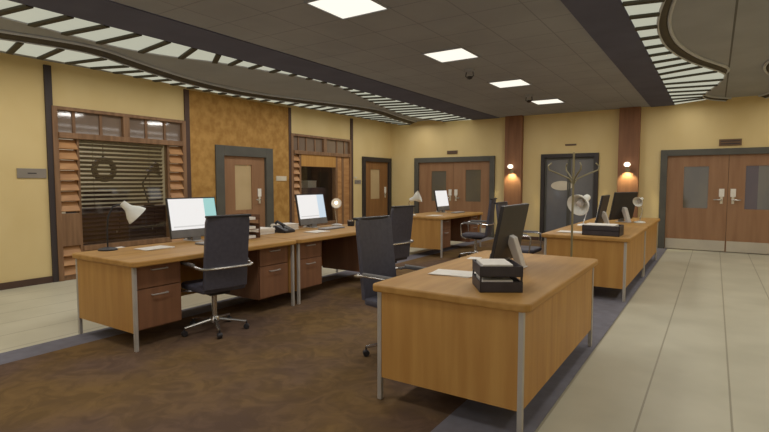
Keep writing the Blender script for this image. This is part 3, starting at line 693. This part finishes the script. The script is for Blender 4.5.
# ------------------------------------------------------------------ paper, trays, phones
def trays(label, loc, rz, levels, w=0.27, d=0.33, gap=0.085, m=None, front=True, grp='letter trays'):
    """front lip faces local -y"""
    t = thing('letter_tray', label, 'letter tray', loc, rz, grp); m = m or M['tray_plastic']
    for i in range(levels):
        z = i * gap
        mb = MB().box(-w / 2, w / 2, -d / 2, d / 2, z, z + 0.006)
        mb.box(-w / 2, -w / 2 + 0.006, -d / 2, d / 2, z, z + 0.062); mb.box(w / 2 - 0.006, w / 2, -d / 2, d / 2, z, z + 0.062)
        mb.box(-w / 2, w / 2, d / 2 - 0.006, d / 2, z, z + 0.062)
        if front: mb.box(-w / 2, w / 2, -d / 2, -d / 2 + 0.006, z, z + 0.062)
        tr = mb.build('tray', m, t)
        MB().box(-w / 2 + 0.02, w / 2 - 0.055, -d / 2 + 0.015, d / 2 - 0.03, z + 0.006, z + (0.07 if front else 0.035)).build('paper_stack', M['paper'], tr)
        if i: 
            for sx in (-1, 1):
                for sy in (-1, 1): MB().box(sx * (w / 2 - 0.006) - 0.005, sx * (w / 2 - 0.006) + 0.005, sy * (d / 2 - 0.01) - 0.006, sy * (d / 2 - 0.01) + 0.006, z - gap + 0.062, z).build('riser', m, t)
    return t
trays('black two-tier letter tray with white papers on the front desk corner', (-1.095, 2.915, TOP), 0.567, 2, w=0.25, d=0.28, gap=0.092)
trays('dark three-tier letter tray with papers at the end of the nearest left desk', (-4.55, 3.93, TOP), PI / 2, 3, w=0.26, d=0.32, gap=0.105, m=M['brown_card'], front=False)
trays('dark two-tier letter tray on the near corner of the right desk', (-1.13, 6.62, TOP), 0, 2, w=0.42, d=0.34, gap=0.06)

def sheet(label, loc, rz, w, d, n=3, name='paper_sheet', grp='loose papers'):
    mb = MB()
    for i in range(n):
        mb.obox((0.004 * i, -0.003 * i, 0.0015 + 0.003 * i), (w, d, 0.0025), (0, 0, 0.05 * (i - 1)))
    o = mb.build(name, M['paper']); o.location = loc; o.rotation_euler = (0, 0, rz)
    return tag(o, label, 'paper', grp)
sheet('white papers lying on the front desk left of the trays', (-1.52, 3.2, TOP), 0.1, 0.30, 0.21)
sheet('white papers on the nearest left desk, left of the monitor', (-4.55, 2.84, TOP), 0.05, 0.21, 0.30)
sheet('small white slip at the base of the white cone lamp', (-4.9, 2.66, TOP), 0.05, 0.08, 0.13, 1)
sheet('white papers on the second left desk in front of the lit monitor', (-4.3, 4.95, TOP), 0.0, 0.21, 0.28)
sheet('white papers on the far left desk near its corner', (-4.5, 8.6, TOP), 0.0, 0.21, 0.30)
sheet('white papers on the right desk beside the coat stand pole', (-1.52, 6.72, TOP), 0.0, 0.34, 0.22)
sheet('small white note lying flat on the front desk far edge', (-1.68, 3.95, TOP), 0.2, 0.10, 0.12, 1)

t = thing('desk_phone', 'dark desk phone between the two left desks', 'phone', (-4.62, 4.68, TOP), 0.1)
MB().profile([(-0.1, 0), (0.1, 0), (0.1, 0.03), (-0.06, 0.09), (-0.1, 0.09)], -0.10, 0.10).build('body', M['black_plastic'], t, bevel=0.005)
k = MB()
for r in range(4):
    for c in range(3): k.obox((0.075 - r * 0.03, 0.0 + c * 0.028, 0.045 + r * 0.0115), (0.018, 0.02, 0.012), (0, math.radians(20), 0))
k.build('keypad', M['grey_plastic'], t)
MB().tube([(0.03, -0.06, 0.075), (0.05, -0.06, 0.095), (-0.06, -0.06, 0.14), (-0.09, -0.06, 0.115)], 0.019, 8).build('handset', M['black_plastic'], t, smooth=True)
def paperpile(label, loc, n, grp='paper piles'):
    o = MB()
    for i in range(n): o.obox((random.uniform(-.008, .008), random.uniform(-.008, .008), 0.007 + 0.012 * i), (0.22, 0.30, 0.011), (0, 0, random.uniform(-.06, .06)))
    o = o.build('paper_pile', M['paper']); o.location = loc
    return tag(o, label, 'papers', grp)
paperpile('white paper pile left of the dark phone', (-4.72, 4.36, TOP), 6)
paperpile('white paper pile between the dark phone and the second left monitor', (-4.85, 4.93, TOP), 7)
t = thing('ink_stand', 'small dark container beside the glowing bulb lamp', 'pen pot', (-4.48, 5.92, TOP))
MB().lathe([(0, 0), (0.05, 0), (0.055, 0.07), (0.048, 0.07), (0.045, 0.01), (0, 0.01)]).build('pot', M['black_plastic'], t, smooth=True)
MB().lathe([(0, 0.07), (0.057, 0.07), (0.057, 0.085), (0, 0.09)]).build('lid', M['chrome'], t, smooth=True)

# ------------------------------------------------------------------ coat stand
t = thing('coat_stand', 'tall thin metal coat stand with branching hooks behind the front desk', 'coat stand', (-1.22, 5.4, DZ))
MB().tube([(0, 0, 0.03), (0, 0, 1.70)], 0.011, 10).build('pole', M['coat_metal'], t, smooth=True)
MB().lathe([(0, 0), (0.17, 0), (0.17, 0.012), (0.05, 0.03), (0.02, 0.05), (0, 0.05)], n=28).build('base', M['coat_metal'], t, smooth=True)
for k, (a, r, h) in enumerate(((20, 0.25, 0.19), (110, 0.22, 0.17), (200, 0.25, 0.19), (290, 0.2, 0.16))):
    a = math.radians(a + 12); c, s = math.cos(a), math.sin(a)
    MB().tube([(0.01 * c, 0.01 * s, 1.38), (0.04 * c, 0.04 * s, 1.43), (r * 0.6 * c, r * 0.6 * s, 1.48), (r * c, r * s, 1.52), ((r + 0.01) * c, (r + 0.01) * s, 1.56), (r * 0.9 * c, r * 0.9 * s, 1.59)], 0.0075, 8).build('hook', M['coat_metal'], t, smooth=True)

# ------------------------------------------------------------------ lights
def area(name, loc, sx, sy, power, c=(1, 0.93, 0.8), rot=(0, 0, 0), spread=None):
    l = bpy.data.lights.new(name, 'AREA'); l.shape = 'RECTANGLE'; l.size = sx; l.size_y = sy; l.energy = power; l.color = c
    if spread: l.spread = spread
    o = bpy.data.objects.new(name, l); col.objects.link(o); o.location = loc; o.rotation_euler = rot
    return o
WARM = (1.0, 0.975, 0.93)
for y, p in ((-0.6, 12), (1.56, 22), (3.715, 16), (5.85, 16), (8.02, 18), (10.2, 20)): area('panel_lamp', (-2.835, y, ZC - 0.03), 0.5, 0.5, p, WARM)
area('strip_lamp', (-5.55, 4.8, ZC - 0.04), 0.4, 14.0, 36, WARM)
area('strip_lamp', (-6.6, 4.8, ZC - 0.04), 0.3, 14.0, 85, WARM)
area('strip_lamp', (-0.5, 7.3, ZC - 0.04), 0.4, 9.0, 36, WARM)
area('strip_lamp', (1.4, 7.0, ZC - 0.04), 0.6, 9.5, 45, WARM)
area('office_lamp', (-9.4, 4.7, 2.85), 1.0, 2.0, 32, WARM)
area('office_lamp', (-9.4, 9.7, 2.85), 1.0, 2.0, 20, WARM)
for x in (-4.14, -1.58):
    l = bpy.data.lights.new('sconce_lamp', 'SPOT'); l.energy = 30; l.color = (1, 0.88, 0.5); l.spot_size = math.radians(95); l.spot_blend = 0.5; l.shadow_soft_size = 0.03
    o = bpy.data.objects.new('sconce_lamp', l); col.objects.link(o); o.location = (x, YB - 0.24, 1.66); o.rotation_euler = (math.radians(20), 0, 0)

w = bpy.data.worlds.new('World'); scene.world = w; w.use_nodes = True
bg = w.node_tree.nodes['Background']; bg.inputs[0].default_value = (1.0, 0.97, 0.93, 1); bg.inputs[1].default_value = 0.98

# ------------------------------------------------------------------ camera
cam = bpy.data.cameras.new('camera'); co = bpy.data.objects.new('camera', cam); col.objects.link(co)
co.location = (0, 0, 1.4); co.rotation_euler = (math.radians(90 - 3.846), 0, math.radians(33.284))
cam.sensor_fit = 'HORIZONTAL'; cam.sensor_width = 36; cam.lens = 502.18 / 769 * 36; cam.clip_start = 0.05; cam.clip_end = 100
scene.camera = co
scene.view_settings.view_transform = 'Standard'; scene.view_settings.look = 'None'; scene.view_settings.gamma = 1; scene.view_settings.exposure = 0.0
scene.view_settings.use_curve_mapping = False
